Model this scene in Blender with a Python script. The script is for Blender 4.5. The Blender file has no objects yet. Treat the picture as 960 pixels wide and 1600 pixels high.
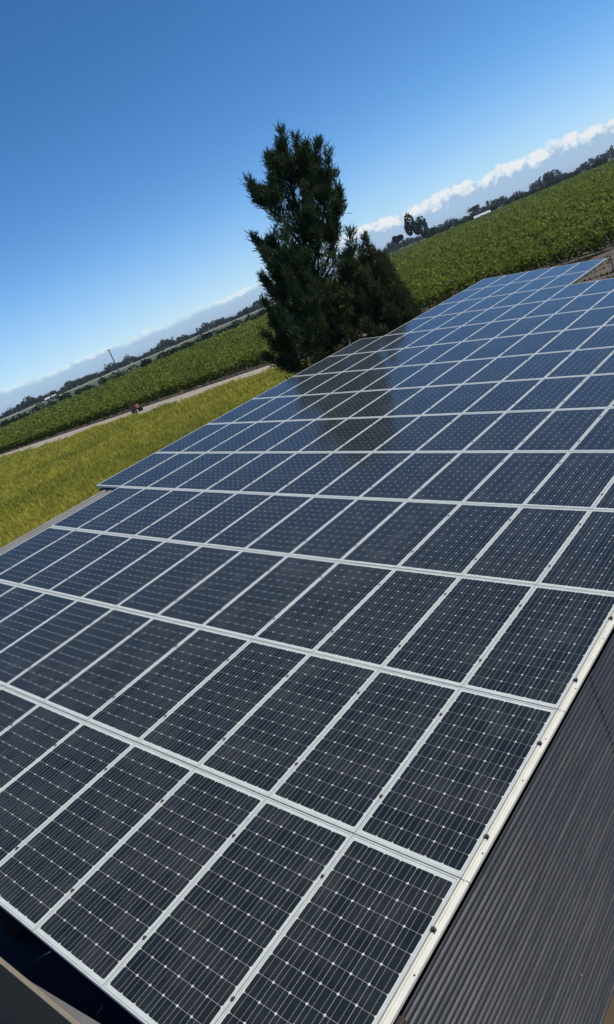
import bpy, bmesh, math, random
import numpy as np
from mathutils import Vector, Matrix

sc = bpy.context.scene
COL = sc.collection
rng = np.random.default_rng(7)
random.seed(7)
R_ = math.radians

# ------------------------------------------------------------------ camera
ZB = 2.3                                   # height of the array's low corner above the ground
CAM = Vector((2.6354, -2.4857, 3.5914 + ZB))
cam_d = bpy.data.cameras.new('camera')
cam_d.sensor_fit = 'VERTICAL'
cam_d.sensor_height = 36.0
cam_d.lens = 36.0 * 1134.4 / 1600.0
cam_d.clip_start = 0.05
cam_d.clip_end = 30000.0
cam = bpy.data.objects.new('camera', cam_d)
CR = Matrix(((0.71194388, 0.08441515, 0.69714417),
             (0.59318039, 0.45906448, -0.66135983),
             (-0.37586292, 0.88438333, 0.27675474)))
cam.matrix_world = Matrix.Translation(CAM) @ CR.to_4x4()
COL.objects.link(cam)
sc.camera = cam

# ------------------------------------------------------------------ light and sky
SUN_EL = R_(57.0)
SUN_AZ = Vector((0.84, 0.54, 0)).normalized()
SUN = Vector((SUN_AZ.x * math.cos(SUN_EL), SUN_AZ.y * math.cos(SUN_EL), math.sin(SUN_EL)))
sun_d = bpy.data.lights.new('sun', 'SUN')
sun_d.energy = 3.6
sun_d.angle = R_(0.53)
sun_d.color = (1.0, 0.955, 0.88)
sun = bpy.data.objects.new('sun', sun_d)
sun.rotation_euler = SUN.to_track_quat('Z', 'Y').to_euler()
sun.location = (20, 20, 60)
COL.objects.link(sun)

world = bpy.data.worlds.new('World')
sc.world = world
world.use_nodes = True
wt = world.node_tree
wt.nodes.clear()


class G:
    """tiny node-graph helper"""
    def __init__(self, tree):
        self.t = tree

    def n(self, typ, **kw):
        nd = self.t.nodes.new(typ)
        ins = kw.pop('ins', {})
        for k, v in kw.items():
            setattr(nd, k, v)
        for k, v in ins.items():
            if hasattr(v, 'is_output') or isinstance(v, bpy.types.NodeSocket):
                self.t.links.new(v, nd.inputs[k])
            else:
                nd.inputs[k].default_value = v
        return nd

    def m(self, op, a, b=None, c=None, clamp=False):
        nd = self.t.nodes.new('ShaderNodeMath')
        nd.operation = op
        nd.use_clamp = clamp
        for i, v in enumerate((a, b, c)):
            if v is None:
                continue
            if isinstance(v, bpy.types.NodeSocket):
                self.t.links.new(v, nd.inputs[i])
            else:
                nd.inputs[i].default_value = v
        return nd.outputs[0]

    def ss(self, v, a, b, lo=0.0, hi=1.0):
        nd = self.t.nodes.new('ShaderNodeMapRange')
        nd.interpolation_type = 'SMOOTHSTEP'
        self.t.links.new(v, nd.inputs[0])
        nd.inputs[1].default_value = a
        nd.inputs[2].default_value = b
        nd.inputs[3].default_value = lo
        nd.inputs[4].default_value = hi
        return nd.outputs[0]

    def mix(self, f, a, b, blend='MIX'):
        nd = self.t.nodes.new('ShaderNodeMix')
        nd.data_type = 'RGBA'
        nd.blend_type = blend
        for i, v in ((0, f), (6, a), (7, b)):
            if isinstance(v, bpy.types.NodeSocket):
                self.t.links.new(v, nd.inputs[i])
            else:
                nd.inputs[i].default_value = v if i == 0 else (tuple(v) + (1,))[:4]
        return nd.outputs[2]

    def noise(self, vec, scale, detail=3.0, rough=0.55):
        nd = self.t.nodes.new('ShaderNodeTexNoise')
        if vec is not None:
            self.t.links.new(vec, nd.inputs['Vector'])
        nd.inputs['Scale'].default_value = scale
        nd.inputs['Detail'].default_value = detail
        nd.inputs['Roughness'].default_value = rough
        return nd.outputs[0]

    def link(self, a, b):
        self.t.links.new(a, b)


g = G(wt)
sky = g.n('ShaderNodeTexSky')
sky.sky_type = 'NISHITA'
sky.sun_disc = False
sky.sun_elevation = SUN_EL
sky.sun_rotation = math.atan2(SUN_AZ.x, SUN_AZ.y)
sky.altitude = 100
sky.air_density = 0.6
sky.dust_density = 0.0
sky.ozone_density = 2.0
hsv = g.n('ShaderNodeHueSaturation', ins={'Saturation': 1.27, 'Color': sky.outputs[0]})
bg_sky = g.n('ShaderNodeBackground', ins={'Color': hsv.outputs[0], 'Strength': 0.15})
tc = g.n('ShaderNodeTexCoord')
sep = g.n('ShaderNodeSeparateXYZ', ins={0: tc.outputs['Generated']})
el = g.m('MULTIPLY', g.m('ARCSINE', sep.outputs[2]), 57.29578)
# a low bank of cumulus along the horizon, higher towards one side
bank = g.m('ADD', g.m('MULTIPLY', sep.outputs[0], math.cos(R_(104))), g.m('MULTIPLY', sep.outputs[1], math.sin(R_(104))))
dome = tc.outputs['Generated']
top0 = g.ss(bank, 0.895, 0.94, 1.50, 2.30)
n1 = g.noise(dome, 85.0, 7.0, 0.58)
n2 = g.noise(dome, 22.0, 3.0, 0.5)
etop = g.m('ADD', top0, g.m('MULTIPLY', g.m('SUBTRACT', n2, 0.5), g.ss(bank, 0.895, 0.94, 0.9, 1.5)))
h = g.m('SUBTRACT', etop, el)                      # degrees below the cloud tops
thick = g.ss(bank, 0.895, 0.94, 0.42, 0.95)
x_ = g.m('DIVIDE', h, thick)
prof = g.m('MULTIPLY', g.ss(x_, -0.35, 0.25), g.ss(x_, 1.7, 0.2))
dens = g.m('ADD', prof, g.m('MULTIPLY', g.m('SUBTRACT', n1, 0.5), 2.2))
dens = g.m('MULTIPLY', dens, g.ss(x_, -0.6, -0.1))
white = g.ss(dens, 0.45, 1.0)
patch = g.ss(g.noise(dome, 14.0, 4.0, 0.6), 0.38, 0.62, 0.12, 0.78)
patch = g.m('MAXIMUM', patch, g.ss(bank, 0.895, 0.94, 0.0, 1.0))
white = g.m('MULTIPLY', white, patch, clamp=True)
veil = g.m('ADD', g.m('MULTIPLY', g.ss(h, -0.15, 0.6), 0.45), g.ss(el, 9.0, 0.5, 0.0, 0.42), clamp=True)  # pale air low down
ccol = g.mix(white, (0.33, 0.48, 0.69), (0.83, 0.86, 0.89))
alpha = g.m('MAXIMUM', veil, white)
bg_cl = g.n('ShaderNodeBackground', ins={'Color': ccol, 'Strength': 1.0})
mixs = g.n('ShaderNodeMixShader', ins={0: alpha, 1: bg_sky.outputs[0], 2: bg_cl.outputs[0]})
wo = g.n('ShaderNodeOutputWorld', ins={0: mixs.outputs[0]})

sc.view_settings.view_transform = 'Standard'
sc.view_settings.look = 'None'
sc.view_settings.gamma = 1.0
sc.view_settings.exposure = 0.0
sc.view_settings.use_curve_mapping = False
sc.cycles.max_bounces = 6
sc.cycles.transparent_max_bounces = 6
sc.cycles.use_denoising = True


# ------------------------------------------------------------------ materials
def mat(name):
    m = bpy.data.materials.new(name)
    m.use_nodes = True
    t = m.node_tree
    b = t.nodes['Principled BSDF']
    return m, G(t), b


def simple(name, col, rough=0.6, metal=0.0, var=0.15, scale=6.0, bump=0.0, coat=0.0, spec=0.5):
    m, q, b = mat(name)
    tcn = q.n('ShaderNodeTexCoord')
    nz = q.noise(tcn.outputs['Object'], scale, 5.0, 0.6)
    c = q.mix(nz, tuple(x * (1 - var) for x in col), tuple(min(1, x * (1 + var)) for x in col))
    q.link(c, b.inputs['Base Color'])
    rr = q.m('ADD', rough - 0.06, q.m('MULTIPLY', nz, 0.12))
    q.link(rr, b.inputs['Roughness'])
    b.inputs['Metallic'].default_value = metal
    b.inputs['Specular IOR Level'].default_value = spec
    b.inputs['Coat Weight'].default_value = coat
    if bump:
        bp = q.n('ShaderNodeBump', ins={'Height': q.noise(tcn.outputs['Object'], scale * 3, 4.0), 'Strength': bump, 'Distance': 0.02})
        q.link(bp.outputs[0], b.inputs['Normal'])
    return m


M = {}
M['frame'] = simple('anodised_frame', (0.57, 0.575, 0.51), 0.42, 0.0, 0.24, 11.0)
M['clamp'] = simple('dark_clamp', (0.030, 0.028, 0.027), 0.5, 0.0, 0.3, 40.0)
M['steel'] = simple('bolt_steel', (0.12, 0.11, 0.10), 0.45, 0.6, 0.3, 40.0)
M['cream'] = simple('cream_flashing', (0.74, 0.69, 0.55), 0.45, 0.0, 0.16, 6.0, 0.08)
M['navy'] = simple('navy_paint', (0.030, 0.045, 0.110), 0.55, 0.0, 0.3, 4.0)
M['beige'] = simple('beige_capping', (0.27, 0.225, 0.155), 0.8, 0.0, 0.25, 7.0, 0.2)
M['brown'] = simple('brown_felt', (0.115, 0.075, 0.048), 0.9, 0.0, 0.35, 3.0, 0.3)
M['galv'] = simple('galvanised_sheet', (0.24, 0.22, 0.19), 0.5, 0.3, 0.3, 8.0)
M['roofsheet'] = simple('weathered_roof_sheet', (0.33, 0.30, 0.26), 0.6, 0.2, 0.25, 3.0)
M['cable'] = simple('grey_cable', (0.55, 0.52, 0.48), 0.5)
M['post'] = simple('dark_post', (0.05, 0.035, 0.028), 0.7)
M['wood'] = simple('grey_wood', (0.17, 0.13, 0.10), 0.85)
M['pole'] = simple('weathered_pole', (0.07, 0.06, 0.055), 0.85)
M['bark'] = simple('bark', (0.07, 0.052, 0.04), 0.9, 0, 0.3, 6.0, 0.4)
M['orange'] = simple('orange_paint', (0.30, 0.10, 0.03), 0.5)
M['rubber'] = simple('tyre_rubber', (0.014, 0.014, 0.014), 0.8)
M['rim'] = simple('pale_rim', (0.20, 0.17, 0.13), 0.5)
M['black'] = simple('black_plastic', (0.015, 0.015, 0.016), 0.5)
M['palewall'] = simple('pale_wall', (0.45, 0.42, 0.37), 0.8)
M['paleroof'] = simple('pale_roof', (0.62, 0.61, 0.58), 0.6)
M['concrete'] = simple('concrete', (0.30, 0.28, 0.25), 0.9)

# dark wall cladding: glossy charcoal paint under dust
m, q, b = mat('charcoal_cladding')
tcn = q.n('ShaderNodeTexCoord')
nz = q.noise(tcn.outputs['Object'], 1.6, 6.0, 0.6)
mp = q.n('ShaderNodeMapping', ins={'Vector': tcn.outputs['Object'], 'Scale': (6.0, 0.7, 12.0)})
nz2 = q.noise(mp.outputs[0], 1.5, 5.0, 0.65)
c = q.mix(nz, (0.026, 0.0245, 0.023), (0.040, 0.036, 0.033))
c = q.mix(q.ss(nz2, 0.5, 0.8), c, (0.058, 0.047, 0.037))
q.link(c, b.inputs['Base Color'])
q.link(q.ss(nz2, 0.3, 0.8, 0.27, 0.50), b.inputs['Roughness'])
bpn = q.n('ShaderNodeBump', ins={'Height': q.noise(tcn.outputs['Object'], 3.0, 3.0), 'Strength': 0.25, 'Distance': 0.02})
q.link(bpn.outputs[0], b.inputs['Normal'])
M['clad'] = m

# white backsheet seen through the module's cover glass
m, q, b = mat('module_backsheet')
tcn = q.n('ShaderNodeTexCoord')
nz = q.noise(tcn.outputs['Object'], 7.0, 6.0, 0.65)
c = q.mix(nz, (0.44, 0.45, 0.39), (0.74, 0.75, 0.66))
q.link(c, b.inputs['Base Color'])
b.inputs['Roughness'].default_value = 0.10
M['sheet'] = m

# monocrystalline cell under glass, two bus bars
m, q, b = mat('solar_cell')
uv = q.n('ShaderNodeUVMap', uv_map='UVMap')
su = q.n('ShaderNodeSeparateXYZ', ins={0: uv.outputs[0]})
oi = q.n('ShaderNodeObjectInfo')
ge = q.n('ShaderNodeNewGeometry')
rnd = q.m('FRACT', q.m('ADD', oi.outputs['Random'], q.m('MULTIPLY', ge.outputs['Random Per Island'], 7.31)))
d = q.m('ABSOLUTE', q.m('SUBTRACT', q.m('ABSOLUTE', q.m('SUBTRACT', su.outputs[0], 0.5)), 0.205))
bar = q.ss(d, 0.015, 0.009)
base = q.mix(rnd, (0.0125, 0.0148, 0.0150), (0.0215, 0.0240, 0.0245))
tcn = q.n('ShaderNodeTexCoord')
dn = q.noise(ge.outputs['Position'], 2.3, 6.0, 0.65)
dn2 = q.noise(ge.outputs['Position'], 0.7, 3.0, 0.6)
base = q.mix(q.ss(dn, 0.42, 0.75, 0.0, 0.14), base, (0.16, 0.155, 0.13))          # dust
base = q.mix(q.ss(dn2, 0.5, 0.75, 0.0, 0.35), base, (0.012, 0.016, 0.012))
colr = q.mix(bar, base, (0.21, 0.215, 0.21))
q.link(colr, b.inputs['Base Color'])
q.link(q.ss(dn, 0.3, 0.8, 0.09, 0.16), b.inputs['Roughness'])
b.inputs['IOR'].default_value = 1.40
b.inputs['Sheen Weight'].default_value = 0.14
b.inputs['Sheen Roughness'].default_value = 0.35
b.inputs['Sheen Tint'].default_value = (0.95, 0.95, 0.9, 1)
M['cell'] = m


def leafmat(name, dark, light, trans=0.35, rough=0.6, patch_scale=0.05, patch_col=None, patch_amt=0.4):
    m = bpy.data.materials.new(name)
    m.use_nodes = True
    t = m.node_tree
    t.nodes.clear()
    q = G(t)
    at = q.n('ShaderNodeAttribute', attribute_name='tint')
    c = q.mix(at.outputs['Fac'], dark, light)
    if patch_col:
        ge = q.n('ShaderNodeNewGeometry')
        nz = q.noise(ge.outputs['Position'], patch_scale, 4.0, 0.6)
        c = q.mix(q.ss(nz, 0.42, 0.68, 0.0, patch_amt), c, patch_col)
    dif = q.n('ShaderNodeBsdfPrincipled', ins={'Base Color': c, 'Roughness': rough, 'Specular IOR Level': 0.12})
    tr = q.n('ShaderNodeBsdfTranslucent', ins={'Color': c})
    mx = q.n('ShaderNodeMixShader', ins={0: trans, 1: dif.outputs[0], 2: tr.outputs[0]})
    q.n('ShaderNodeOutputMaterial', ins={0: mx.outputs[0]})
    return m


M['needle'] = leafmat('pine_needles', (0.020, 0.036, 0.014), (0.095, 0.135, 0.050), 0.32)
M['needle2'] = leafmat('bush_needles', (0.028, 0.036, 0.012), (0.110, 0.115, 0.042), 0.25)
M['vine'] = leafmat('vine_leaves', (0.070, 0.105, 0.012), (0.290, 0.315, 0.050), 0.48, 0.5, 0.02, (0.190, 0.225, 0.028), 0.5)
M['grass'] = leafmat('meadow_grass', (0.385, 0.335, 0.042), (0.72, 0.62, 0.10), 0.48, 0.7, 0.07, (0.29, 0.30, 0.042), 0.75)
M['fartree'] = leafmat('far_tree_leaves', (0.022, 0.036, 0.016), (0.075, 0.095, 0.040), 0.25)
M['shrub'] = leafmat('shrub_leaves', (0.016, 0.026, 0.010), (0.050, 0.068, 0.024), 0.2)

m, q, b = mat('ground_soil')
ge = q.n('ShaderNodeNewGeometry')
nz = q.noise(ge.outputs['Position'], 0.012, 6.0, 0.6)
nz2 = q.noise(ge.outputs['Position'], 1.2, 6.0, 0.65)
c = q.mix(q.ss(nz, 0.4, 0.65), (0.085, 0.100, 0.036), (0.120, 0.115, 0.050))
c = q.mix(q.ss(nz2, 0.45, 0.7, 0, 0.6), c, (0.085, 0.075, 0.035))
q.link(c, b.inputs['Base Color'])
b.inputs['Roughness'].default_value = 0.95
M['ground'] = m
m, q, b = mat('dirt_track')
ge = q.n('ShaderNodeNewGeometry')
nz = q.noise(ge.outputs['Position'], 0.5, 7.0, 0.65)
mp = q.n('ShaderNodeMapping', ins={'Vector': ge.outputs['Position'], 'Scale': (0.08, 1.3, 1.0)})
nz2 = q.noise(mp.outputs[0], 1.0, 4.0, 0.6)
c = q.mix(nz, (0.30, 0.25, 0.185), (0.50, 0.42, 0.31))
c = q.mix(q.ss(nz2, 0.52, 0.66, 0, 0.7), c, (0.22, 0.18, 0.12))
q.link(c, b.inputs['Base Color'])
b.inputs['Roughness'].default_value = 0.95
M['dirt'] = m
M['yard'] = simple('yard_soil', (0.095, 0.068, 0.034), 0.95, 0, 0.4, 2.0, 0.3)
M['ridge'] = simple('turned_soil', (0.17, 0.125, 0.088), 0.95, 0, 0.5, 1.1, 0.5)
M['vsoil'] = simple('vineyard_soil', (0.10, 0.075, 0.045), 0.95, 0, 0.35, 0.4)
M['stubble'] = simple('stubble', (0.34, 0.31, 0.20), 0.95, 0, 0.12, 0.01)
M['stubble2'] = simple('far_scrub', (0.085, 0.10, 0.045), 0.95, 0, 0.2, 0.01)


# ------------------------------------------------------------------ object helpers
def link(o, parent=None):
    COL.objects.link(o)
    if parent is not None:
        o.parent = parent
    return o


def empty(name, loc=(0, 0, 0), rot=(0, 0, 0)):
    o = bpy.data.objects.new(name, None)
    o.empty_display_size = 0.2
    o.location = loc
    o.rotation_euler = rot
    return link(o)


def tag(o, label=None, cat=None, group=None, kind=None):
    if label:
        o['label'] = label
    if cat:
        o['category'] = cat
    if group:
        o['group'] = group
    if kind:
        o['kind'] = kind
    return o


def add(name, me, parent, loc=(0, 0, 0)):
    o = bpy.data.objects.new(name, me)
    o.location = loc
    COL.objects.link(o)
    o.parent = parent
    return o


class MB:
    def __init__(self):
        self.v = []
        self.f = []

    def box(self, x0, x1, y0, y1, z0, z1):
        n = len(self.v)
        self.v += [(x0, y0, z0), (x1, y0, z0), (x1, y1, z0), (x0, y1, z0), (x0, y0, z1), (x1, y0, z1), (x1, y1, z1), (x0, y1, z1)]
        self.f += [(n, n + 3, n + 2, n + 1), (n + 4, n + 5, n + 6, n + 7), (n, n + 1, n + 5, n + 4), (n + 1, n + 2, n + 6, n + 5), (n + 2, n + 3, n + 7, n + 6), (n + 3, n, n + 4, n + 7)]
        return self

    def prism(self, poly, z0, z1, cap0=True):
        n = len(self.v)
        k = len(poly)
        self.v += [(x, y, z0) for x, y in poly] + [(x, y, z1) for x, y in poly]
        if cap0:
            self.f.append(tuple(n + i for i in reversed(range(k))))
        self.f.append(tuple(n + k + i for i in range(k)))
        for i in range(k):
            j = (i + 1) % k
            self.f.append((n + i, n + j, n + k + j, n + k + i))
        return self

    def cyl(self, p0, p1, r0, r1=None, seg=10, caps=True):
        r1 = r0 if r1 is None else r1
        p0 = Vector(p0)
        p1 = Vector(p1)
        d = (p1 - p0).normalized()
        a = d.orthogonal().normalized()
        c = d.cross(a)
        n = len(self.v)
        for p, r in ((p0, r0), (p1, r1)):
            for i in range(seg):
                t = 2 * math.pi * i / seg
                self.v.append(tuple(p + a * (r * math.cos(t)) + c * (r * math.sin(t))))
        for i in range(seg):
            j = (i + 1) % seg
            self.f.append((n + i, n + j, n + seg + j, n + seg + i))
        if caps:
            self.f.append(tuple(n + i for i in reversed(range(seg))))
            self.f.append(tuple(n + seg + i for i in range(seg)))
        return self

    def tube(self, pts, radii, seg=7):
        pts = [Vector(p) for p in pts]
        n = len(self.v)
        for k, p in enumerate(pts):
            d = (pts[min(k + 1, len(pts) - 1)] - pts[max(k - 1, 0)]).normalized()
            a = d.cross(Vector((0.31, 0.77, 0.13))).normalized()
            c = d.cross(a)
            for i in range(seg):
                t = 2 * math.pi * i / seg
                self.v.append(tuple(p + (a * math.cos(t) + c * math.sin(t)) * radii[k]))
        for k in range(len(pts) - 1):
            for i in range(seg):
                j = (i + 1) % seg
                self.f.append((n + k * seg + i, n + k * seg + j, n + (k + 1) * seg + j, n + (k + 1) * seg + i))
        self.f.append(tuple(n + i for i in reversed(range(seg))))
        e = n + (len(pts) - 1) * seg
        self.f.append(tuple(e + i for i in range(seg)))
        return self

    def grid(self, prof, axis_pts, fn):
        """sheet: prof points along one way, axis_pts along the other"""
        n = len(self.v)
        k = len(prof)
        for a in axis_pts:
            for p in prof:
                self.v.append(fn(p, a))
        for i in range(len(axis_pts) - 1):
            for j in range(k - 1):
                self.f.append((n + i * k + j, n + i * k + j + 1, n + (i + 1) * k + j + 1, n + (i + 1) * k + j))
        return self

    def mesh(self, name, m, smooth=False, bevel=0.0):
        me = bpy.data.meshes.new(name)
        me.from_pydata(self.v, [], self.f)
        if bevel:
            bm = bmesh.new()
            bm.from_mesh(me)
            bmesh.ops.bevel(bm, geom=bm.edges[:], offset=bevel, segments=1, affect='EDGES')
            bm.to_mesh(me)
            bm.free()
        me.materials.append(m)
        if smooth:
            me.polygons.foreach_set('use_smooth', [True] * len(me.polygons))
        me.update()
        return me

    def obj(self, name, m, parent=None, smooth=False, bevel=0.0, loc=None):
        o = bpy.data.objects.new(name, self.mesh(name, m, smooth, bevel))
        if loc is not None:
            o.location = loc
        return link(o, parent)


def blade_mesh(name, P, D, S, L, W, mid, m, tint):
    """N flat leaf/needle blades as one mesh: P base, D direction, S side, L length, W width"""
    n = len(P)
    V = np.empty((n, 4, 3), np.float32)
    V[:, 0] = P
    V[:, 1] = P + D * (L * mid)[:, None] + S * (W * 0.5)[:, None]
    V[:, 2] = P + D * L[:, None]
    V[:, 3] = P + D * (L * mid)[:, None] - S * (W * 0.5)[:, None]
    me = bpy.data.meshes.new(name)
    me.vertices.add(n * 4)
    me.vertices.foreach_set('co', V.ravel())
    me.loops.add(n * 4)
    me.loops.foreach_set('vertex_index', np.arange(n * 4, dtype=np.int32))
    me.polygons.add(n)
    me.polygons.foreach_set('loop_start', np.arange(0, n * 4, 4, dtype=np.int32))
    at = me.attributes.new('tint', 'FLOAT', 'POINT')
    at.data.foreach_set('value', np.repeat(tint.astype(np.float32), 4))
    me.materials.append(m)
    me.update(calc_edges=True)
    return me


def unit(a):
    return a / np.maximum(np.linalg.norm(a, axis=1, keepdims=True), 1e-9)


def side_of(D):
    r = rng.normal(size=D.shape)
    return unit(np.cross(D, r))


CAMN = np.array(CAM)
CRN = np.array(CR)


def ray(x, y):
    return CRN @ np.array([(x - 480) / 1134.4, -(y - 800) / 1134.4, -1.0])


def on_ground(x, y, z=0.0):
    w = ray(x, y)
    return CAMN + w * ((z - CAMN[2]) / w[2])


# ------------------------------------------------------------------ ground
def sheet(name, poly, z, m, label=None):
    mb = MB()
    mb.v = [(x, y, z) for x, y in poly]
    mb.f = [tuple(range(len(poly)))]
    o = mb.obj(name, m)
    tag(o, kind='structure')
    return o


sheet('ground', [(9000 * math.cos(2 * math.pi * i / 64), 9000 * math.sin(2 * math.pi * i / 64)) for i in range(64)], 0.0, M['ground'])


def wavy(xs, y0, amp, s):
    return [(x, y0 + amp * (math.sin(x * 0.11 + s) + 0.6 * math.sin(x * 0.37 + 2 * s) + 0.4 * math.sin(x * 0.9 + s))) for x in xs]


xs = [-27 - 2.0 * i for i in range(160)]
sheet('dirt_track', wavy(xs, 45.2, 0.35, 0.3) + list(reversed(wavy(xs, 52.0, 0.25, 1.7))), 0.008, M['dirt'])
sheet('vineyard_soil', [(200, 51.2), (-900, 51.2), (-900, 1300), (200, 1300)], 0.004, M['vsoil'])
az = lambda a, d: (CAM.x + d * math.cos(R_(a)), CAM.y + d * math.sin(R_(a)))
sheet('pale_field', [az(a, 940) for a in range(131, 170, 3)] + [az(a, 1120) for a in range(168, 129, -3)], 0.012, M['stubble'])
sheet('scrub_field', [az(a, 292) for a in range(126, 170, 3)] + [az(a, 940) for a in range(168, 125, -3)], 0.012, M['stubble2'])
sheet('scrub_strip', [az(a, 648) for a in range(96, 127, 3)] + [az(a, 1500) for a in range(126, 95, -3)], 0.016, M['stubble2'])
sheet('yard', [(0.0, -8), (9, -8), (9, 30), (0.0, 30)], 0.008, M['yard'])

# low ridges of turned soil between the shed and the track
for i in range(9):
    yy0 = 33.5 + 2.0 * i
    mb = MB()
    nx = 46
    sec = [(-0.75, 0.0), (-0.45, 0.16), (-0.1, 0.30), (0.25, 0.26), (0.55, 0.10), (0.8, 0.0)]
    for k in range(nx + 1):
        xx = 14 - 48 * k / nx
        wob = 0.25 * math.sin(xx * 0.5 + i) + 0.12 * math.sin(xx * 1.7 + 2 * i)
        for (a, b_) in sec:
            mb.v.append((xx, yy0 + wob + a, 0.002 + b_ * (0.8 + 0.35 * math.sin(xx * 1.1 + i * 2.2) + random.uniform(-.15, .15))))
    for k in range(nx):
        for j in range(5):
            mb.f.append((k * 6 + j, k * 6 + j + 1, (k + 1) * 6 + j + 1, (k + 1) * 6 + j))
    o = mb.obj('soil_ridge', M['ridge'])
    tag(o, kind='structure')
for i, (sx, sy) in enumerate(((-15.4, 41.0), (-13.6, 41.6), (-12.2, 40.4))):
    MBo = MB().box(-0.035, 0.035, -0.035, 0.035, 0, 0.85 + 0.1 * (i % 3)).obj('wooden_stake', M['wood'], None, bevel=0.008)
    MBo.location = (sx, sy, 0)
    tag(MBo, '%s wooden stake on the bare soil past the notched far corner of the panels' % ('leftmost', 'middle', 'rightmost')[i], 'stake', 'stakes on the bare soil')
n = 16000
wi = rng.integers(0, 9, n)
wx = rng.uniform(-36, 14, n)
wy = 34.55 + 2.0 * wi + 0.25 * np.sin(wx * 0.5 + wi) + rng.normal(0, 0.16, n)
P = np.stack([wx, wy, np.zeros(n)], 1)
D = unit(np.stack([rng.normal(0, 0.6, n), rng.normal(0, 0.6, n), np.ones(n)], 1))
o = add('weeds', blade_mesh('weeds', P, D, side_of(D), rng.uniform(0.12, 0.36, n) * (0.6 + 0.6 * np.sin(wx * 0.9 + wi) ** 2), rng.uniform(0.05, 0.12, n), 0.5, M['shrub'], rng.random(n)), None)
tag(o, 'dark low weeds growing in lines between the soil ridges', 'weeds', kind='stuff')

# ------------------------------------------------------------------ the shed under the panels
TILT = R_(8.735)
CP, RP = 0.82, 0.82 * 1.99138
CT, ST = math.cos(TILT), math.sin(TILT)


def roof_pt(u, v, w=0.0):
    """point on the array plane: u to the right, v along the rows' long side, w above"""
    return Vector((u * CT + w * ST, v, ZB - u * ST + w * CT))


shed = empty('shed', (0, 0, 0))
tag(shed, 'long low shed with dark horizontally ribbed wall under the solar panels', 'shed')
v_end = 11 * RP


def corr(n, pitch, amp, length, per=8):
    return [(i * pitch / per, amp * math.cos(2 * math.pi * i / per)) for i in range(int(length / pitch * per) + 1)]


# right-hand wall, ribs lying level; sheets lap every three metres
prof = corr(0, 0.057, 0.0125, 2.18, 10)
y0 = -0.80
k = 0
while y0 < v_end - 0.3:
    y1 = min(y0 + 3.05, v_end - 0.25)
    off = 0.0 if k % 2 == 0 else 0.006
    mb = MB().grid(prof, [y0 - 0.04, y1 + 0.04], lambda p, a: (0.018 + p[1] + off, a, 0.01 + p[0]))
    ws = mb.obj('wall_sheet', M['clad'], shed, True)
    if k < 3:
        for yy_ in (y0 + 0.02, y0 + 1.52):
            for zz_ in range(6):
                zs = 0.01 + 0.057 * (4 + zz_ * 6)
                MB().cyl((0.018 + 0.0115 + off, yy_ + random.uniform(-.008, .008), zs), (0.018 + 0.0175 + off, yy_, zs), 0.0075, 0.006, 6).obj('screw', M['steel'], ws)
    y0 = y1
    k += 1
MB().box(-0.03, 0.045, -0.92, -0.83, 0, 2.19).obj('corner_post', M['post'], shed, bevel=0.006)
MB().box(-0.05, 0.012, -0.82, v_end - 0.2, 0.0, 0.03).obj('base_kerb', M['post'], shed)
# other walls
MB().box(-10.40, -10.36, -1.3, 12.5, 0, 3.72).obj('rear_wall', M['clad'], shed)
MB().box(-10.3, 0.0, v_end - 0.20, v_end - 0.16, 0, 2.15).obj('end_wall', M['clad'], shed)
MB().box(-10.34, -0.05, -0.30, -0.26, 0.0, 2.05).obj('front_wall', M['clad'], shed)
MB().box(-10.34, -0.75, -1.615, -0.31, 0.70, 1.05).obj('ledge', M['navy'], shed)
# roof sheet below the panels, box ribs running along the building
rib = []
u = -10.68
while u < -0.10:
    rib += [(u, 0.0), (u + 0.095, 0.0), (u + 0.105, 0.055), (u + 0.155, 0.055), (u + 0.165, 0.0)]
    u += 0.19
for (va, vb, ulo, uhi) in ((-1.42, 3 * RP - 0.01, -10.50, -0.05), (3 * RP - 0.01, 9 * RP, -10.62, -0.05), (9 * RP, 11 * RP - 0.05, -9.8, -0.05), (11 * RP - 0.05, 13 * RP - 0.06, -9.8, -5.78)):
    pr = [p for p in rib if ulo <= p[0] <= uhi]
    MB().grid(pr, [va, vb], lambda p, a: tuple(roof_pt(p[0], a, -0.13 + p[1]))).obj('roof_sheet', M['roofsheet'], shed)
# purlins and posts carrying the roof
for v in (-1.30, 3.2, 7.8, 12.4, 17.6):
    mb = MB()
    a = roof_pt(-10.5, v, -0.25)
    c = roof_pt(-0.05, v, -0.25)
    mb.v = [tuple(roof_pt(uu, v + dv, w)) for uu in (-10.5 if v < 13 else -9.7, -0.06) for dv in (-0.04, 0.04) for w in (-0.29, -0.15)]
    mb.f = [(0, 1, 3, 2), (4, 6, 7, 5), (0, 2, 6, 4), (1, 5, 7, 3), (0, 4, 5, 1), (2, 3, 7, 6)]
    mb.obj('rafter', M['wood'], shed)
    for uu in (-10.4 if v < 13 else -9.6, -5.2):
        p = roof_pt(uu, v, -0.26)
        MB().box(p.x - 0.05, p.x + 0.05, v - 0.05, v + 0.05, 0, p.z).obj('post', M['wood'], shed)

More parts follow.
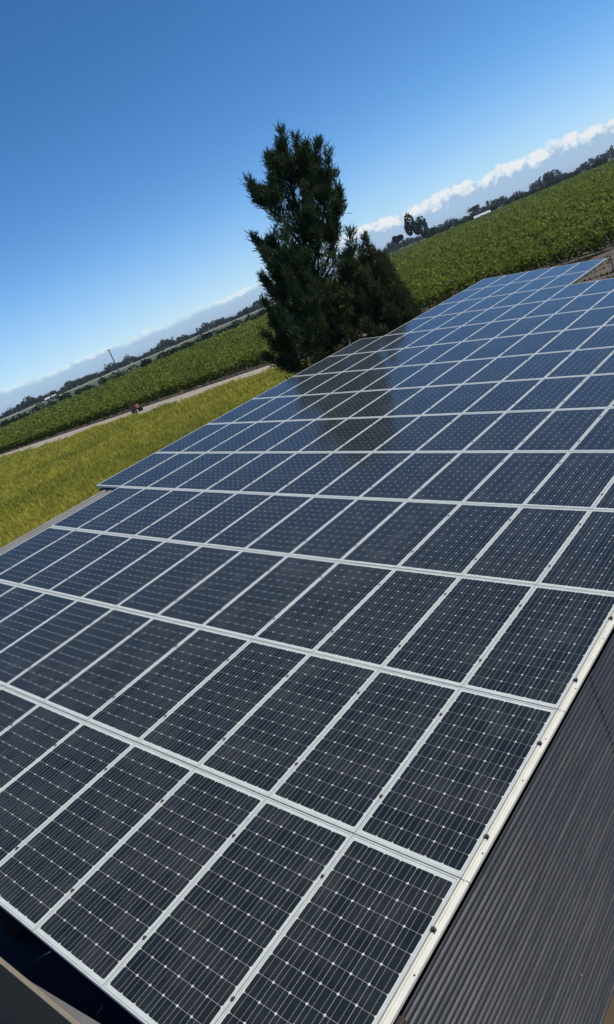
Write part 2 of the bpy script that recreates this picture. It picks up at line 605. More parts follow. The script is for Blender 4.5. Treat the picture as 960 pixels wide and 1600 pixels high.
# cream edge flashing along the low side, one length per module
fl = empty('edge_flashing', roof_pt(0, -RP))
tag(fl, 'cream painted edge flashing bolted along the right-hand side of the panels', 'flashing')
for r in range(-1, 11):
    va, vb = r * RP + 0.004, (r + 1) * RP - 0.003
    mb = MB()
    sec = [(0.0035, -0.006), (0.016, -0.006), (0.018, -0.016), (0.026, -0.016), (0.028, -0.004), (0.052, -0.006), (0.055, -0.009), (0.055, -0.034), (0.051, -0.034), (0.051, -0.024), (0.0035, -0.024)]
    n = len(sec)
    for a in (va, vb):
        for (uu, w) in sec:
            mb.v.append(tuple(roof_pt(uu, a, w) - fl.location))
    for i in range(n):
        j = (i + 1) % n
        mb.f.append((i, n + i, n + j, j))
    mb.f += [tuple(range(n)), tuple(reversed(range(n, 2 * n)))]
    seg = mb.obj('flashing_length', M['cream'], fl)
    for t in ([0.13, 0.53, 0.80] if r % 2 == 0 else [0.2, 0.62]):
        p = roof_pt(0.040 + random.uniform(-0.008, 0.012), va + (vb - va) * (t + random.uniform(-0.04, 0.04)), -0.0075) - fl.location
        nrm = Vector((ST, 0, CT))
        MB().cyl(p - nrm * 0.002, p + nrm * 0.005, 0.0065, seg=6).obj('rivet', M['steel'], seg)

# ------------------------------------------------------------------ solar panels
PW, PL = CP - 0.008, RP - 0.011
LIP = 0.0105
CW = 0.1242
CPU = (PW - 2 * 0.0245) / 6.0
CPV = (PL - 2 * 0.0405) / 12.0
hx, hy = PW / 2, PL / 2


def frame_mesh():
    mb = MB()
    ring = [(hx, hy), (hx - LIP, hy - LIP)]
    (ax, ay), (bx, by) = ring
    o = [(-ax, -ay), (ax, -ay), (ax, ay), (-ax, ay)]
    i = [(-bx, -by), (bx, -by), (bx, by), (-bx, by)]
    mb.v = [(x, y, -0.038) for x, y in o] + [(x, y, 0) for x, y in o] + [(x, y, 0) for x, y in i] + [(x, y, -0.020) for x, y in i]
    for k in range(4):
        j = (k + 1) % 4
        mb.f += [(k, j, 4 + j, 4 + k), (4 + k, 4 + j, 8 + j, 8 + k), (8 + k, 8 + j, 12 + j, 12 + k)]
    return mb.mesh('frame', M['frame'])


def cell_poly(cx, cy):
    a, bb, c = (CPU - 0.0021) / 2, (CPV - 0.0019) / 2, 0.0092
    return [(cx - a + c, cy - bb), (cx + a - c, cy - bb), (cx + a, cy - bb + c), (cx + a, cy + bb - c), (cx + a - c, cy + bb), (cx - a + c, cy + bb), (cx - a, cy + bb - c), (cx - a, cy - bb + c)]


def cells_mesh(name, centres):
    mb = MB()
    for cx, cy in centres:
        mb.prism(cell_poly(cx, cy), -0.0022, -0.0014, cap0=False)
    me = mb.mesh(name, M['cell'])
    uvl = me.uv_layers.new(name='UVMap')
    co = np.empty(len(me.vertices) * 3)
    me.vertices.foreach_get('co', co)
    co = co.reshape(-1, 3)
    li = np.empty(len(me.loops), np.int32)
    me.loops.foreach_get('vertex_index', li)
    ci = li // 16
    cen = np.array(centres)
    uvd = np.empty((len(li), 2))
    uvd[:, 0] = (co[li, 0] - cen[ci, 0]) / CPU + 0.5
    uvd[:, 1] = (co[li, 1] - cen[ci, 1]) / CPV + 0.5
    uvl.data.foreach_set('uv', uvd.ravel())
    return me


CELLS = [((i - 2.5) * CPU, (j - 5.5) * CPV) for j in range(12) for i in range(6)]
ME_frame = frame_mesh()
ME_sheet = MB().box(-hx + LIP + 0.0022, hx - LIP - 0.0022, -hy + LIP + 0.0026, hy - LIP - 0.0026, -0.0055, -0.0022).mesh('laminate', M['sheet'])
ME_cell = cells_mesh('cell', [(0.0, 0.0)])
ME_cells = cells_mesh('cells', CELLS)
ME_clamp = MB().box(-0.010, 0.010, -0.014, 0.014, 0.0006, 0.0045).mesh('clamp', M['clamp'], bevel=0.001)
mbb = MB().cyl((0, 0, 0.0045), (0, 0, 0.0125), 0.0085, seg=6)
ME_bolt = mbb.mesh('bolt', M['steel'])
# end clamp: a Z-shaped bracket reaching from the frame to the flashing
mbe = MB().box(-0.007, 0.010, -0.014, 0.014, 0.0006, 0.0040).box(0.007, 0.010, -0.014, 0.014, -0.012, 0.0006).box(0.010, 0.028, -0.012, 0.012, -0.004, -0.0005)
ME_eclamp = mbe.mesh('end_clamp', M['clamp'])
ME_ebolt = MB().cyl((0.021, 0, -0.0005), (0.021, 0, 0.022), 0.0075, seg=6).mesh('bolt', M['steel'])

ORD = ['first', 'second', 'third', 'fourth', 'fifth', 'sixth', 'seventh', 'eighth', 'ninth', 'tenth', 'eleventh', 'twelfth', 'thirteenth', 'fourteenth', 'fifteenth', 'sixteenth', 'seventeenth']


def in_view(p, mx=60):
    q = CRN.T @ (np.array(p) - CAMN)
    if q[2] > -0.05:
        return False
    x = 480 + 1134.4 * q[0] / -q[2]
    y = 800 - 1134.4 * q[1] / -q[2]
    return -mx < x < 960 + mx and -mx < y < 1600 + mx


for r in range(-1, 13):
    if r < 3:
        cols = range(0, 12)
    elif r < 9:
        cols = range(0, 13)
    elif r < 11:
        cols = range(0, 12)
    else:
        cols = range(7, 12)
    last = cols[-1]
    for c in cols:
        u, v = -(c + 0.5) * CP, (r + 0.5) * RP
        jit = Vector((0, 0, random.uniform(-0.0012, 0.0012)))
        p = empty('solar_panel', roof_pt(u, v) + jit, (random.gauss(0, 0.0011), TILT + random.gauss(0, 0.0013), 0))
        row = ORD[r + 1] + ' row from the front' if r > -1 else 'frontmost row'
        if r < 2:
            where = 'next to the cream flashing' if c == 0 else ORD[c] + ' from the cream flashing'
        else:
            k = last - c
            where = 'at the left end' if k == 0 else ORD[k] + ' from the left end'
        tag(p, 'dark solar panel in the %s, %s' % (row, where), 'solar panel', 'solar panels on the shed roof')
        add('frame', ME_frame, p)
        lam = add('laminate', ME_sheet, p)
        corners = [roof_pt(u + a * hx, v + b_ * hy) for a in (-1, 0, 1) for b_ in (-1, 0, 1)]
        if r < 4 and any(in_view(q_) for q_ in corners):
            for cx, cy in CELLS:
                add('cell', ME_cell, lam, (cx, cy, 0))
        else:
            tag(add('cells', ME_cells, lam), kind='stuff')
        for t in (-0.285, 0.27):
            ty = t * PL + random.uniform(-0.02, 0.02)
            if c > 0 and not (r >= 11 and c == 7):
                k_ = add('clamp', ME_clamp, p, (CP / 2, ty, 0))
                add('bolt', ME_bolt, k_)
            elif c == 0:
                k_ = add('clamp', ME_eclamp, p, (CP / 2, ty, 0))
                add('bolt', ME_ebolt, k_)

# ------------------------------------------------------------------ board screen in front of the eave
scr = empty('board_screen', (-3.2, -1.815, 0.0))
tag(scr, 'dark brown board screen with pale beige top edge below the front row', 'screen')
xb = -6.2
k = 0
while xb < -0.4:
    MB().box(xb + 3.2, xb + 3.2 + 1.195, -0.012, 0.013, 0.0, 2.372).obj('board', M['brown'], scr)
    xb += 1.2
    k += 1
MB().box(-3.0, 3.0, -0.0145, 0.0165, 2.374, 2.390).obj('top_strip', M['beige'], scr, bevel=0.002)
for px_ in (-2.7, 0.0, 2.7):
    MB().box(px_ - 0.03, px_ + 0.03, 0.018, 0.05, 0.0, 2.366).obj('post', M['wood'], scr)
# a grey metal sheet lies askew on the framing behind the screen
mb = MB().prism([(-1.02, 0.0), (1.0, 0.0), (1.0, 0.142), (0.06, 0.0745)], -0.014, 0.0)
o = mb.obj('metal_sheet', M['galv'], None, False, 0.002)
o.location = (-1.45, -1.797, 2.383)
tag(o, 'narrow grey metal sheet lying askew behind the brown board screen', 'metal sheet')

# two thin cables that hang from the front edge
for nm, px in (('cable', [(79, 1487), (68, 1493), (57, 1502), (48, 1512), (44, 1521)]), ('cable', [(160, 1572), (157, 1578), (152, 1584), (150, 1592), (146, 1600)])):
    pts = []
    for i, (x, y) in enumerate(px):
        w = ray(x, y)
        yy = -1.60 + 0.035 * i
        pts.append(CAMN + w * ((yy - CAMN[1]) / w[1]))
    base = Vector(pts[-1])
    o = MB().tube([Vector(p) - base for p in pts], [0.005] * 5, 6).obj(nm, M['cable'], None, True)
    o.location = base
    tag(o, 'thin grey cable hanging under the front edge, %s of the two' % ('upper left' if px[0][0] < 100 else 'lower right'), 'cable', 'cables under the front edge')


# ------------------------------------------------------------------ foliage
def plume(acc, pts, r0, n, up=0.75, blade=(0.30, 0.55), width=0.05, taper=1.0):
    """needle sprays round a branch polyline (world points), pointing along it and outwards"""
    r0, width = r0 * SC, width * SC
    blade = (blade[0] * SC, blade[1] * SC)
    pts = np.array(pts, float)
    seg = np.linalg.norm(np.diff(pts, axis=0), axis=1)
    cum = np.concatenate([[0], np.cumsum(seg)]) / seg.sum()
    t = rng.random(n) ** 0.85
    idx = np.clip(np.searchsorted(cum, t) - 1, 0, len(seg) - 1)
    f = (t - cum[idx]) / (cum[idx + 1] - cum[idx])
    p = pts[idx] + (pts[idx + 1] - pts[idx]) * f[:, None]
    ax = unit(pts[idx + 1] - pts[idx])
    out = unit(np.cross(ax, rng.normal(size=ax.shape)))
    # sprays are bunched: radius modulated along and around the branch
    ph = np.sin(t * 23 + rng.random() * 6) * 0.25 + np.sin(out[:, 0] * 5 + t * 41) * 0.2 + 0.9
    rad = r0 * (1 - taper * t ** 1.0) * np.sqrt(rng.random(n)) * ph
    c = p + out * rad[:, None]
    c[:, 2] += rad * 0.25
    k = 7
    C_ = np.repeat(c, k, 0)
    D = np.repeat(ax * 0.55 + out * 0.65 + np.array([0, 0, up]), k, 0) + rng.normal(scale=0.55, size=(n * k, 3))
    D = unit(D)
    C_ = C_ + rng.normal(scale=0.10 * SC, size=C_.shape)
    L = rng.uniform(blade[0], blade[1], n * k)
    W = rng.uniform(0.7, 1.3, n * k) * width
    tn = np.clip(np.repeat(rng.random(n) * 0.6, k) + rng.random(n * k) * 0.4, 0, 1)
    acc.append((C_, D, L, W, tn))


def finish(name, acc, m, parent, origin):
    P = np.concatenate([a[0] for a in acc]) - np.array(origin)
    D = np.concatenate([a[1] for a in acc])
    L = np.concatenate([a[2] for a in acc])
    W = np.concatenate([a[3] for a in acc])
    T = np.concatenate([a[4] for a in acc])
    me = blade_mesh(name, P, D, side_of(D), L, W, 0.45, m, T)
    return add(name, me, parent)


# the tall conifer and the bushy one beside it stand behind the shed
TD = 28.0
SC = 0.64                                      # its sprays and limbs are that much finer than a forest pine's
pb = ray(584, 560)
pb = pb / math.hypot(pb[0], pb[1])
T0 = np.array([CAMN[0] + pb[0] * TD, CAMN[1] + pb[1] * TD, 0.0])
TR = np.array([pb[1], -pb[0], 0.0])            # to the right as the camera sees it
TF = np.array([pb[0], pb[1], 0.0])             # away from the camera


def tp(right, up, depth=0.0):
    """a point on the upright plane through the tree's foot, from its place in the photograph, then moved in depth"""
    w = ray(584 + right * 0.9203 - up * 0.3912, 560 - right * 0.3912 - up * 0.9203)
    t = TD / (w[0] * pb[0] + w[1] * pb[1])
    p = CAMN + w * t + TF * depth * SC
    p[2] = max(p[2], 0.0)
    return p


def limb(acc_b, pts, r0, r1):
    n = len(pts)
    acc_b.tube([tuple(p) for p in pts], [r0 + (r1 - r0) * i / (n - 1) for i in range(n)], 7)


foot = tp(-45, 0)
foot[2] = 0.0
tree = empty('conifer_tree', tuple(foot))
tag(tree, 'tall dark conifer with several pointed leaders behind the shed', 'tree')
org = foot
acc = []
bk = MB()
O_ = np.array(org)
trunk = [foot, tp(-45, 0), tp(-42, 60), tp(-36, 130), tp(-30, 200), tp(-18, 270), tp(-6, 330)]
limb(bk, [p - O_ for p in trunk], 0.24, 0.03)
lead = [
    ([tp(-30, 190), tp(-14, 290), tp(0, 350)], 1.15, 420, 0.09),
    ([tp(-30, 185, .4), tp(4, 262, .3), tp(20, 300, .2), tp(37, 318, .2)], 0.85, 300, 0.08),
    ([tp(-28, 170, -.5), tp(18, 240, -.6), tp(48, 292, -.6)], 0.85, 280, 0.08),
    ([tp(-24, 150, .8), tp(25, 205, .9), tp(50, 262, .8)], 0.60, 170, 0.07),
    ([tp(-32, 200, -.6), tp(-48, 260, -.8), tp(-34, 318, -.8)], 0.90, 280, 0.08),
    ([tp(-32, 225, .2), tp(-58, 275, .2), tp(-66, 304, .1)], 0.55, 150, 0.07),
    ([tp(-28, 240), tp(-25, 320), tp(-16, 335)], 0.75, 240, 0.05),
    ([tp(-22, 220, .1), tp(4, 280, .2), tp(18, 332, .1)], 0.70, 240, 0.05),
    ([tp(-26, 200, -.4), tp(14, 250, -.5), tp(28, 312, -.4)], 0.70, 200, 0.05),
    ([tp(-33, 160), tp(-72, 200), tp(-88, 222)], 0.95, 260, 0.09),
    ([tp(-36, 130, .9), tp(-78, 165, 1.3), tp(-92, 200, 1.4)], 1.0, 260, 0.09),
    ([tp(-36, 120, -.9), tp(-70, 150, -1.6), tp(-82, 192, -1.8)], 1.0, 280, 0.09),
    ([tp(-38, 95), tp(-92, 120), tp(-104, 158)], 1.0, 280, 0.09),
    ([tp(-40, 65, .5), tp(-105, 85, .8), tp(-118, 120, .9)], 1.0, 260, 0.09),
    ([tp(-42, 40, -.4), tp(-112, 48, -.8), tp(-130, 80, -1.0)], 1.0, 280, 0.09),
    ([tp(-42, 25, .3), tp(-110, 25, .4), tp(-140, 46, .4)], 0.9, 240, 0.09),
    ([tp(-30, 140, .4), tp(5, 165, .6), tp(20, 215, .6)], 0.80, 200, 0.08),
    ([tp(-34, 100, -.6), tp(5, 115, -1.1), tp(32, 165, -1.3)], 1.0, 260, 0.08),
    ([tp(-36, 80, .8), tp(10, 95, 1.3), tp(40, 140, 1.6)], 1.0, 240, 0.08),
    ([tp(-40, 50, -.8), tp(0, 60, -1.6), tp(30, 105, -2.0)], 1.1, 300, 0.08),
    ([tp(-40, 60, -1.0), tp(-60, 90, -2.2), tp(-66, 150, -2.6)], 1.2, 340, 0.08),
    ([tp(-42, 30, -1.0), tp(-80, 50, -2.4), tp(-96, 105, -2.8)], 1.2, 340, 0.08),
    ([tp(-40, 110, -.8), tp(-45, 140, -1.8), tp(-50, 195, -2.2)], 1.1, 300, 0.08),
    ([tp(-38, 110, .8), tp(-42, 150, 1.8), tp(-50, 210, 2.2)], 1.0, 240, 0.08),
    ([tp(-44, 20, 1.0), tp(-60, 60, 2.6), tp(-80, 120, 3.0)], 1.2, 240, 0.08),
    ([tp(-35, 140, -.3), tp(-12, 190, -.9), tp(2, 255, -1.1)], 0.95, 300, 0.08),
]
for pts, r, n, br in lead:
    plume(acc, pts, r * 0.74, int(n * 0.44))
    e_ = pts[-1] + unit((pts[-1] - pts[-2])[None])[0] * 0.75 * SC + np.array([0, 0, 0.35 * SC])
    plume(acc, [pts[-1] * 0.6 + pts[-2] * 0.4, pts[-1], e_], 0.20, 55)
    limb(bk, [p - O_ for p in pts], br * 0.7, 0.012)
    # short side shoots that break the outline
    P_ = np.array(pts)
    for s in range(6):
        f = rng.uniform(0.2, 0.75)
        a = P_[-2] + (P_[-1] - P_[-2]) * f
        d = (P_[-1] - P_[-2])
        d = d / np.linalg.norm(d)
        o_ = rng.normal(size=3)
        o_ -= d * (o_ @ d)
        o_ /= np.linalg.norm(o_)
        e = a + o_ * rng.uniform(0.45, 0.8) * r * SC + np.array([0, 0, rng.uniform(0.3, 1.0) * SC])
        plume(acc, [a, (a + e) / 2 + np.array([0, 0, -0.05]), e], 0.28, 34)
plume(acc, [tp(-48, 10), tp(-46, 60), tp(-38, 130)], 2.6, 600, taper=0.6)
low = [foot + np.array([0, 0, 0.6]), foot + np.array([0, 0, 1.4]), tp(-45, 8)]
plume(acc, low, 3.6, 700, taper=0.2)
finish('crown', acc, M['needle'], tree, org)
bk.obj('trunk', M['bark'], tree, True)

foot2 = tp(62, 0, -1.0)
foot2[2] = 0.0
bush = empty('bushy_conifer', tuple(foot2))
tag(bush, 'broad dark bushy conifer to the right of the tall tree', 'tree')
org2 = foot2
acc = []
bk = MB()
for (rr, uu, dd, w, n) in [(a_[0] if a_[0] < 62 else 62 + (a_[0] - 62) * 0.45, a_[1] * 0.94) + a_[2:] for a_ in ((62, 190, 0, 0.75, 240), (48, 165, .8, .8, 220), (84, 152, -.3, .8, 240), (97, 142, .3, .6, 170), (30, 140, -1.6, 0.9, 240), (66, 140, -1.8, 0.9, 260), (92, 112, -1.6, 0.9, 240), (106, 92, -.4, 0.8, 220), (110, 70, .3, .8, 200), (44, 112, -2.6, 1.0, 280), (78, 96, -2.8, 1.0, 280), (20, 100, -2.4, 1.0, 260), (98, 62, -2.2, 1.0, 260), (10, 66, -3.0, 1.0, 260), (52, 72, -3.4, 1.0, 300), (84, 52, -3.2, 1.0, 260), (30, 44, -3.8, 1.0, 240), (-15, 56, -3.0, 1.0, 260), (104, 34, -1.4, 1.0, 240), (116, 48, 0, .8, 180), (60, 150, 1.5, 1.0, 200), (85, 110, 1.6, 1.0, 200), (100, 60, 1.6, 1.0, 200), (-40, 40, -2.8, 1.0, 240), (-70, 30, -2.0, 1.0, 240), (-110, 26, -1.2, .9, 220))]:
    b0 = tp(62 + (rr - 62) * 0.25, min(8, uu * 0.1), dd * 0.3)
    b1 = tp(62 + (rr - 62) * 0.85, uu * 0.45, dd)
    b2 = tp(rr, uu, dd)
    plume(acc, [b0, b1, b2], w * 0.85, n, up=0.9)
    limb(bk, [b0 - org2, b1 - org2, b2 - org2], 0.07, 0.015)
limb(bk, [np.zeros(3), np.array([0, 0, 1.4]), tp(62, 20, -0.4) - org2], 0.16, 0.06)
plume(acc, [org2 + np.array([0, 0, .4]), org2 + np.array([0, 0, 1.2]), tp(62, 10, -.6)], 2.6, 700, taper=0.1)
finish('crown', acc, M['needle2'], bush, org2)
bk.obj('trunk', M['bark'], bush, True)


# ---- meadow beside the shed
def polar(n, a0, a1, d0, d1, power):
    a = np.radians(rng.uniform(a0, a1, n))
    d = (d0 ** power + rng.random(n) * (d1 ** power - d0 ** power)) ** (1 / power)
    return CAMN[0] + d * np.cos(a), CAMN[1] + d * np.sin(a), d


n = 260000
x, y, d = polar(n, 128, 172, 17, 135, 0.55)
edge = 45.4 + 0.9 * np.sin(x * 0.23) + 0.6 * np.sin(x * 0.71 + 1) + rng.normal(0, 0.5, n)
k = (y < edge) & (x < -11.2) & (y > -3)
x, y, d = x[k], y[k], d[k]
n = len(x)
clump = np.sin(x * 1.1 + np.sin(y * 0.7) * 2) * np.sin(y * 1.3 + x * 0.3) * 0.5 + 0.5
P = np.stack([x, y, np.zeros(n)], 1)
D = unit(np.stack([rng.normal(0, 0.30, n) + 0.1, rng.normal(0, 0.30, n) - 0.05, np.ones(n)], 1))
L = rng.uniform(0.22, 0.50, n) * (0.75 + 0.5 * clump)
W = (0.012 + 0.00125 * d) * rng.uniform(0.7, 1.4, n)
tn = np.clip(0.25 + 0.4 * clump + rng.normal(0, 0.25, n), 0, 1)
o = add('meadow_grass', blade_mesh('meadow_grass', P, D, side_of(D), L, W, 0.5, M['grass'], tn), None)
tag(o, 'yellow green uncut meadow grass between the shed and the dirt track', 'grass', kind='stuff')

# ---- vineyard: leaves bunched on rows that run level with the track
n = 520000
x, y, d = polar(n, 97, 160, 50, 650, 0.12)
ROW = 2.3
ky = np.round((y - 53.2) / ROW)
far = d > 260
yr = 53.2 + ky * ROW
prof_off = rng.normal(0, 0.34, n)
y2 = np.where(far, y, yr + prof_off)
lim = np.where(np.degrees(np.arctan2(y - CAMN[1], x - CAMN[0])) > 129, 285, 640)
k = (ky >= 0) & (d < lim) & (y2 > 52.4)
x, y2, d, prof_off, ky = x[k], y2[k], d[k], prof_off[k], ky[k]
nf = 16000
x = np.concatenate([x, rng.uniform(-150, 22, nf)])
y2 = np.concatenate([y2, 52.75 + rng.normal(0, 0.16, nf)])
prof_off = np.concatenate([prof_off, np.full(nf, 0.2)])
ky = np.concatenate([ky, np.zeros(nf)])
d = np.concatenate([d, np.hypot(x[-nf:] - CAMN[0], y2[-nf:] - CAMN[1])])
n = len(x)
lump = 0.18 * np.sin(x * 1.9 + ky * 2.1) + 0.14 * np.sin(x * 4.7 + ky * 5.3) + 0.20 * np.sin(x * 0.43 + ky * 1.3)
top = 1.62 + lump - 0.9 * np.minimum(np.abs(prof_off), 0.8) ** 1.5
z = top - np.abs(rng.normal(0, 0.40, n)) * np.where(d > 150, 0.7, 1.0)
z = np.maximum(z, 0.38 + 0.25 * rng.random(n))
z[-nf:] = rng.uniform(0.28, 1.35, nf)
P = np.stack([x, y2, z], 1)
D = unit(np.stack([rng.normal(0, 1, n), rng.normal(0, 1, n), rng.normal(0.25, 0.6, n)], 1))
L = (0.10 + 0.0023 * d) * rng.uniform(0.7, 1.35, n)
W = L * rng.uniform(0.7, 1.0, n)
S = unit(np.cross(D, np.array([0, 0, 1.0]) + rng.normal(0, 0.75, (n, 3))))
S = unit(np.cross(np.cross(D, S), D) * 0.35 + S)
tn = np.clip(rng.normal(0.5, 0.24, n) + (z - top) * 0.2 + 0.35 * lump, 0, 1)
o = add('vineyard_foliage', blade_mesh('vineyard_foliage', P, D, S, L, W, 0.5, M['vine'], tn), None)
tag(o, 'dense green vine canopy filling the fields behind the track', 'vines', kind='stuff')

# trunks and trellis stakes of the first rows
mb = MB()
for row in range(3):
    yy = 53.2 + row * ROW
    xx = 20.0
    i = 0
    while xx > -140:
        jx = xx + random.uniform(-0.15, 0.15)
        mb.cyl((jx, yy + random.uniform(-.06, .06), 0), (jx + random.uniform(-.12, .12), yy, 0.95), 0.035, 0.028, 5, False)
        if i % 5 == 0:
            mb.box(jx + 0.4, jx + 0.47, yy - 0.035, yy + 0.035, 0, 1.75)
        i += 1
        xx -= 1.25
    mb.cyl((20, yy, 0.5), (-140, yy, 0.52), 0.012, 0.012, 4, False)
o = mb.obj('vine_trunks', M['wood'])
tag(o, 'thin dark vine trunks and stakes along the edge of the vineyard', 'vine trunks', kind='stuff')


# ---- far shrubs, trees and the belt on the horizon
def crown_blob(cx, cy, rx, rz, h0, n, size):
    """leafy lump: several lobes with leaf faces on their shells"""
    lob = 5
    lc = rng.normal(0, 0.42, (lob, 3)) * np.array([rx, rx, rz * 0.6])
    lr = rng.uniform(0.42, 0.72, lob)
    i = rng.integers(0, lob, n)
    dv = unit(rng.normal(size=(n, 3)))
    p = lc[i] + dv * (lr[i] * rng.uniform(0.7, 1.05, n))[:, None] * np.array([rx, rx, rz])
    p += np.array([cx, cy, h0 + rz])
    p[:, 2] = np.maximum(p[:, 2], 0.15)
    D = unit(dv + rng.normal(0, 0.7, (n, 3)))
    L = rng.uniform(0.6, 1.4, n) * size
    W = L * rng.uniform(0.6, 1.0, n)
    return p - D * (L * 0.5)[:, None], D, L, W, np.clip(rng.normal(0.45, 0.25, n), 0, 1)


def one(name, x, y, rx, rz, h0, n, size, m, trunk=None):
    root = empty(name, (x, y, 0))
    a = crown_blob(0, 0, rx, rz, h0, n, size)
    add('crown', blade_mesh('crown', a[0], a[1], side_of(a[1]), a[2], a[3], 0.5, m, a[4]), root)
    hh = trunk or max(h0 + rz * 0.6, 0.6)
    MB().tube([(0, 0, 0), (0.05 * rx, 0, hh * 0.5), (0, 0.03 * rx, hh)], [0.06 * rx + 0.05, 0.045 * rx + 0.04, 0.02 * rx + 0.02], 6).obj('trunk', M['bark'], root, True)
    return root


left = [(5, 665), (38, 655), (75, 639), (103, 624), (132, 611), (165, 597), (192, 586), (225, 573), (251, 562), (275, 551), (300, 541), (324, 531), (345, 521), (370, 510), (392, 500), (410, 492)]
for i, (px, py) in enumerate(left):
    dsc = ray(px, 0)
    w = ray(px, py)
    dd = 305 + random.uniform(-10, 12)
    hx_ = w[:2] / np.linalg.norm(w[:2])
    p = CAMN[:2] + hx_ * dd
    o = one('field_shrub', p[0], p[1], random.uniform(3.4, 5.0), random.uniform(2.1, 2.7), -0.4, 460, 0.8, M['shrub'])
    tag(o, '%s dark shrub from the left picture edge along the far vineyard boundary' % ORD[i] if i < 16 else '', 'shrub', 'shrubs beyond the left vineyard')
right = [(673, 372), (695, 362), (718, 352), (775, 328), (794, 320), (811, 312), (828, 304), (843, 298), (858, 292), (873, 285), (888, 278), (903, 271), (925, 262), (943, 254)]
for i, (px, py) in enumerate(right):
    w = ray(px, py)
    dd = 655 + random.uniform(-12, 12)
    hx_ = w[:2] / np.linalg.norm(w[:2])
    p = CAMN[:2] + hx_ * dd
    o = one('field_shrub', p[0], p[1], random.uniform(4.4, 6.2), random.uniform(3.0, 3.8), -0.5, 420, 1.3, M['shrub'])
    tag(o, '%s dark shrub right of the bushy conifer along the right vineyard boundary' % ORD[i], 'shrub', 'shrubs beyond the right vineyard')

for px, dd, rx, rz, h0, lab in ((652, 580, 5.6, 11.0, 1.0, 'tall dark tree standing above the horizon belt right of the conifers'),
                                (626, 640, 3.8, 3.8, 7.5, 'small open-crowned tree just left of the tall horizon tree'),
                                (672, 700, 5.0, 4.4, 0.5, 'low rounded tree at the right foot of the tall horizon tree'),
                                (866, 1020, 9.0, 8.0, 1.0, 'dark tree rising from the horizon belt near the right picture edge'),
                                (735, 700, 4.5, 2.6, 0.0, 'dark bush beside the pale roofed shed in the vineyard'),
                                (858, 1000, 5.0, 8.5, 1.0, 'narrow tree left of the dark tree near the right picture edge'),
                                (866 - 130 + 5, 1080, 9.0, 3.6, 8.0, 'flat-topped tree on the horizon between the pale shed and right edge')):
    w = ray(px, 649 - 0.425 * px)
    hx_ = w[:2] / np.linalg.norm(w[:2])
    p = CAMN[:2] + hx_ * dd
    o = one('field_tree', p[0], p[1], rx, rz, h0, 2200 if rz > 9 else 1300, 1.35, M['fartree'])
    tag(o, lab, 'tree')

acc = []
for a in np.arange(98, 158, 0.13):
    dd = 1180 + 60 * math.sin(a * 0.7) + rng.uniform(-60, 60)
    if a < 122:
        dd += 150
    hgt = (5.0 + 2.2 * math.sin(a * 1.7) + 1.6 * math.sin(a * 4.1) + rng.uniform(-1.5, 2.5)) * 1.0 + 1.6
    hgt *= 0.68 if a > 127 else 0.82
    hgt = max(hgt, 2.6)
    X_, Y_ = CAMN[0] + dd * math.cos(R_(a)), CAMN[1] + dd * math.sin(R_(a))
    acc.append(crown_blob(X_, Y_, rng.uniform(4, 8), hgt, -0.5, 130, 2.4))
o = finish('tree_belt', acc, M['fartree'], None, (0, 0, 0))
tag(o, 'dark belt of trees along the whole horizon', 'tree belt', kind='stuff')

# utility poles
for px, dd, h_, lab in ((182, 375, 14.5, 'tall utility pole rising above the horizon trees on the left'), (735, 800, 14.0, 'thin utility pole above the horizon near the pale roofed shed')):
    w = ray(px, 649 - 0.425 * px)
    hx_ = w[:2] / np.linalg.norm(w[:2])
    p = CAMN[:2] + hx_ * dd
    root = empty('utility_pole', (p[0], p[1], 0))
    MB().cyl((0, 0, 0), (0, 0, h_), 0.30, 0.22, 8).obj('post', M['pole'], root)
    tv = Vector((hx_[1], -hx_[0], 0))
    mb = MB()
    mb.cyl(tv * -1.0 + Vector((0, 0, h_ - 0.5)), tv * 1.0 + Vector((0, 0, h_ - 0.5)), 0.10, 0.10, 6)
    mb.obj('crossarm', M['pole'], root)
    for s in (-0.9, 0, 0.9):
        MB().cyl(tv * s + Vector((0, 0, h_ - 0.4)), tv * s + Vector((0, 0, h_ - 0.1)), 0.06, 0.05, 6).obj('insulator', M['rim'], root)
    tag(root, lab, 'pole')

# far farm sheds
for px, dd, wd, dp, hw, hr, lab in ((752, 600, 12.0, 16.0, 2.6, 3.9, 'pale roofed farm shed standing in the vineyard on the right'), (77, 880, 13.0, 9.0, 2.0, 3.4, 'small white roofed shed in front of the horizon trees on the left')):
    w = ray(px, 649 - 0.425 * px)
    hx_ = w[:2] / np.linalg.norm(w[:2])
    p = CAMN[:2] + hx_ * dd
    root = empty('farm_shed', (p[0], p[1], 0), (0, 0, math.atan2(hx_[1], hx_[0]) - math.pi / 2))
    a, bq = wd / 2, dp / 2
    MB().box(-a, a, -bq, bq, 0, hw).obj('wall', M['palewall'], root)
    mb = MB()
    mb.v = [(-a - .4, -bq - .5, hw - 0.1), (a + .4, -bq - .5, hw - 0.1), (a + .4, bq, hr), (-a - .4, bq, hr), (-a - .4, -bq - .5, hw + 0.1), (a + .4, -bq - .5, hw + 0.1), (a + .4, bq, hr + .2), (-a - .4, bq, hr + .2)]
    mb.f = [(0, 3, 2, 1), (4, 5, 6, 7), (0, 1, 5, 4), (1, 2, 6, 5), (2, 3, 7, 6), (3, 0, 4, 7)]
    mb.obj('roof', M['paleroof'], root)
    MB().box(-1.5, 1.5, -bq - 0.06, -bq - 0.01, 0, 2.2).obj('door', M['post'], root)
    tag(root, lab, 'shed')

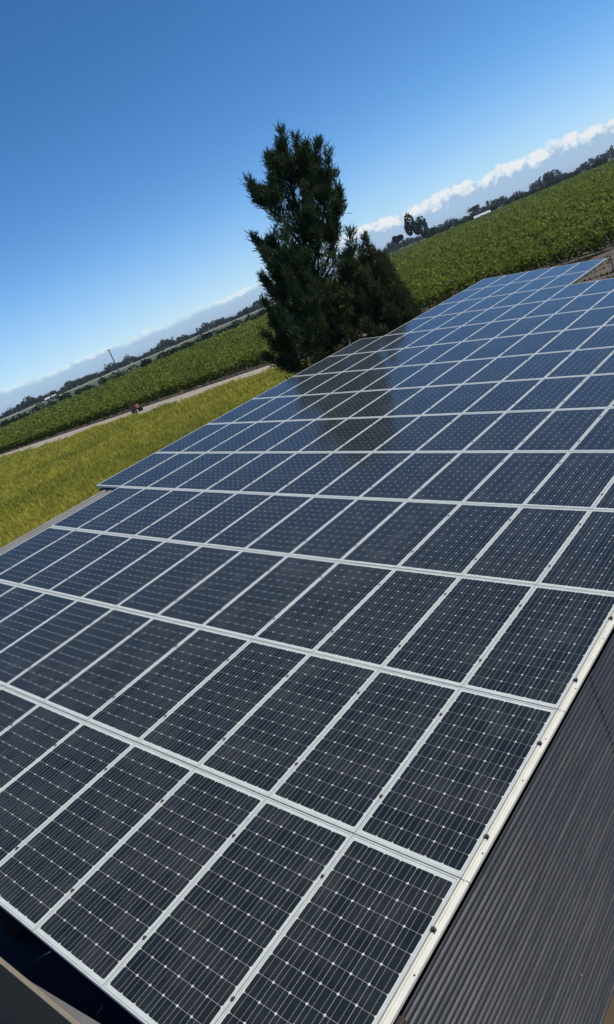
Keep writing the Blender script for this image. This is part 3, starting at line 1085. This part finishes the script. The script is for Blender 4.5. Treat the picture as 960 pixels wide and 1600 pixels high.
# small orange tractor on the track
tp0 = on_ground(216, 644)
tr = empty('small_tractor', (tp0[0], tp0[1], 0.008), (0, 0, R_(-108)))
tr.scale = (0.86, 0.86, 0.86)
tag(tr, 'small orange tractor with black tyres parked on the dirt track', 'tractor')
MB().box(-0.28, 0.28, 0.15, 1.05, 0.55, 1.02).obj('hood', M['orange'], tr, bevel=0.07)
MB().box(-0.30, 0.30, -0.75, 0.15, 0.42, 0.66).obj('chassis', M['black'], tr, bevel=0.03)
MB().box(-0.24, 0.24, -0.62, -0.20, 0.70, 0.84).box(-0.24, 0.24, -0.66, -0.54, 0.80, 1.20).obj('seat', M['black'], tr, bevel=0.02)
for s in (-1, 1):
    MB().box(s * 0.36 - 0.08 + s * 0.1, s * 0.36 + 0.08 + s * 0.1, -0.85, -0.10, 0.98, 1.06).box(s * 0.46 - 0.08, s * 0.46 + 0.08, -0.92, -0.85, 0.60, 1.06).obj('fender', M['orange'], tr, bevel=0.01)
    MB().tube([(s * 0.30, -0.78, 0.55), (s * 0.30, -0.80, 1.2), (s * 0.27, -0.80, 1.70)], [0.035] * 3, 6).obj('roll_bar_upright', M['black'], tr)
    MB().box(s * 0.20 - 0.05, s * 0.20 + 0.05, 1.051, 1.07, 0.82, 0.92).obj('headlight', M['rim'], tr)
    for (yy, rad, wd, xo) in ((-0.45, 0.50, 0.28, 0.50), (0.80, 0.34, 0.20, 0.44)):
        wroot = MB().cyl((s * xo - wd / 2, yy, rad), (s * xo + wd / 2, yy, rad), rad, rad, 18).obj('wheel', M['rubber'], tr, bevel=0.03)
        MB().cyl((s * (xo + wd / 2), yy, rad), (s * (xo + wd / 2 + 0.012), yy, rad), rad * 0.5, rad * 0.45, 14).obj('rim', M['rim'], wroot)
MB().tube([(-0.29, -0.80, 1.70), (0.29, -0.80, 1.70)], [0.035, 0.035], 6).obj('roll_bar_top', M['black'], tr)
mb = MB()
ringp = [(0.19 * math.cos(t), 0.10 + 0.06 * math.sin(t), 1.18 + 0.17 * math.sin(t)) for t in np.linspace(0, 2 * math.pi, 13)]
mb.tube(ringp, [0.018] * 13, 5).tube([(0, 0.16, 0.95), (0, 0.10, 1.18)], [0.02, 0.02], 5)
mb.obj('steering_wheel', M['black'], tr)
MB().tube([(0.16, 0.75, 1.0), (0.16, 0.75, 1.45)], [0.03, 0.03], 6).obj('exhaust', M['black'], tr)

# ------------------------------------------------------------------ thin summer haze over the plain
mz = bpy.data.materials.new('haze')
mz.use_nodes = True
mz.node_tree.nodes.clear()
q = G(mz.node_tree)
pv = q.n('ShaderNodeVolumePrincipled', ins={'Color': (0.80, 0.88, 1.0, 1), 'Density': 0.00008, 'Anisotropy': 0.2})
ov = q.n('ShaderNodeOutputMaterial')
q.link(pv.outputs[0], ov.inputs['Volume'])
o = MB().box(-9200, 9200, -9200, 9200, -1.0, 24.0).obj('haze', mz)
tag(o, 'thin pale haze over the fields', 'haze', kind='stuff')
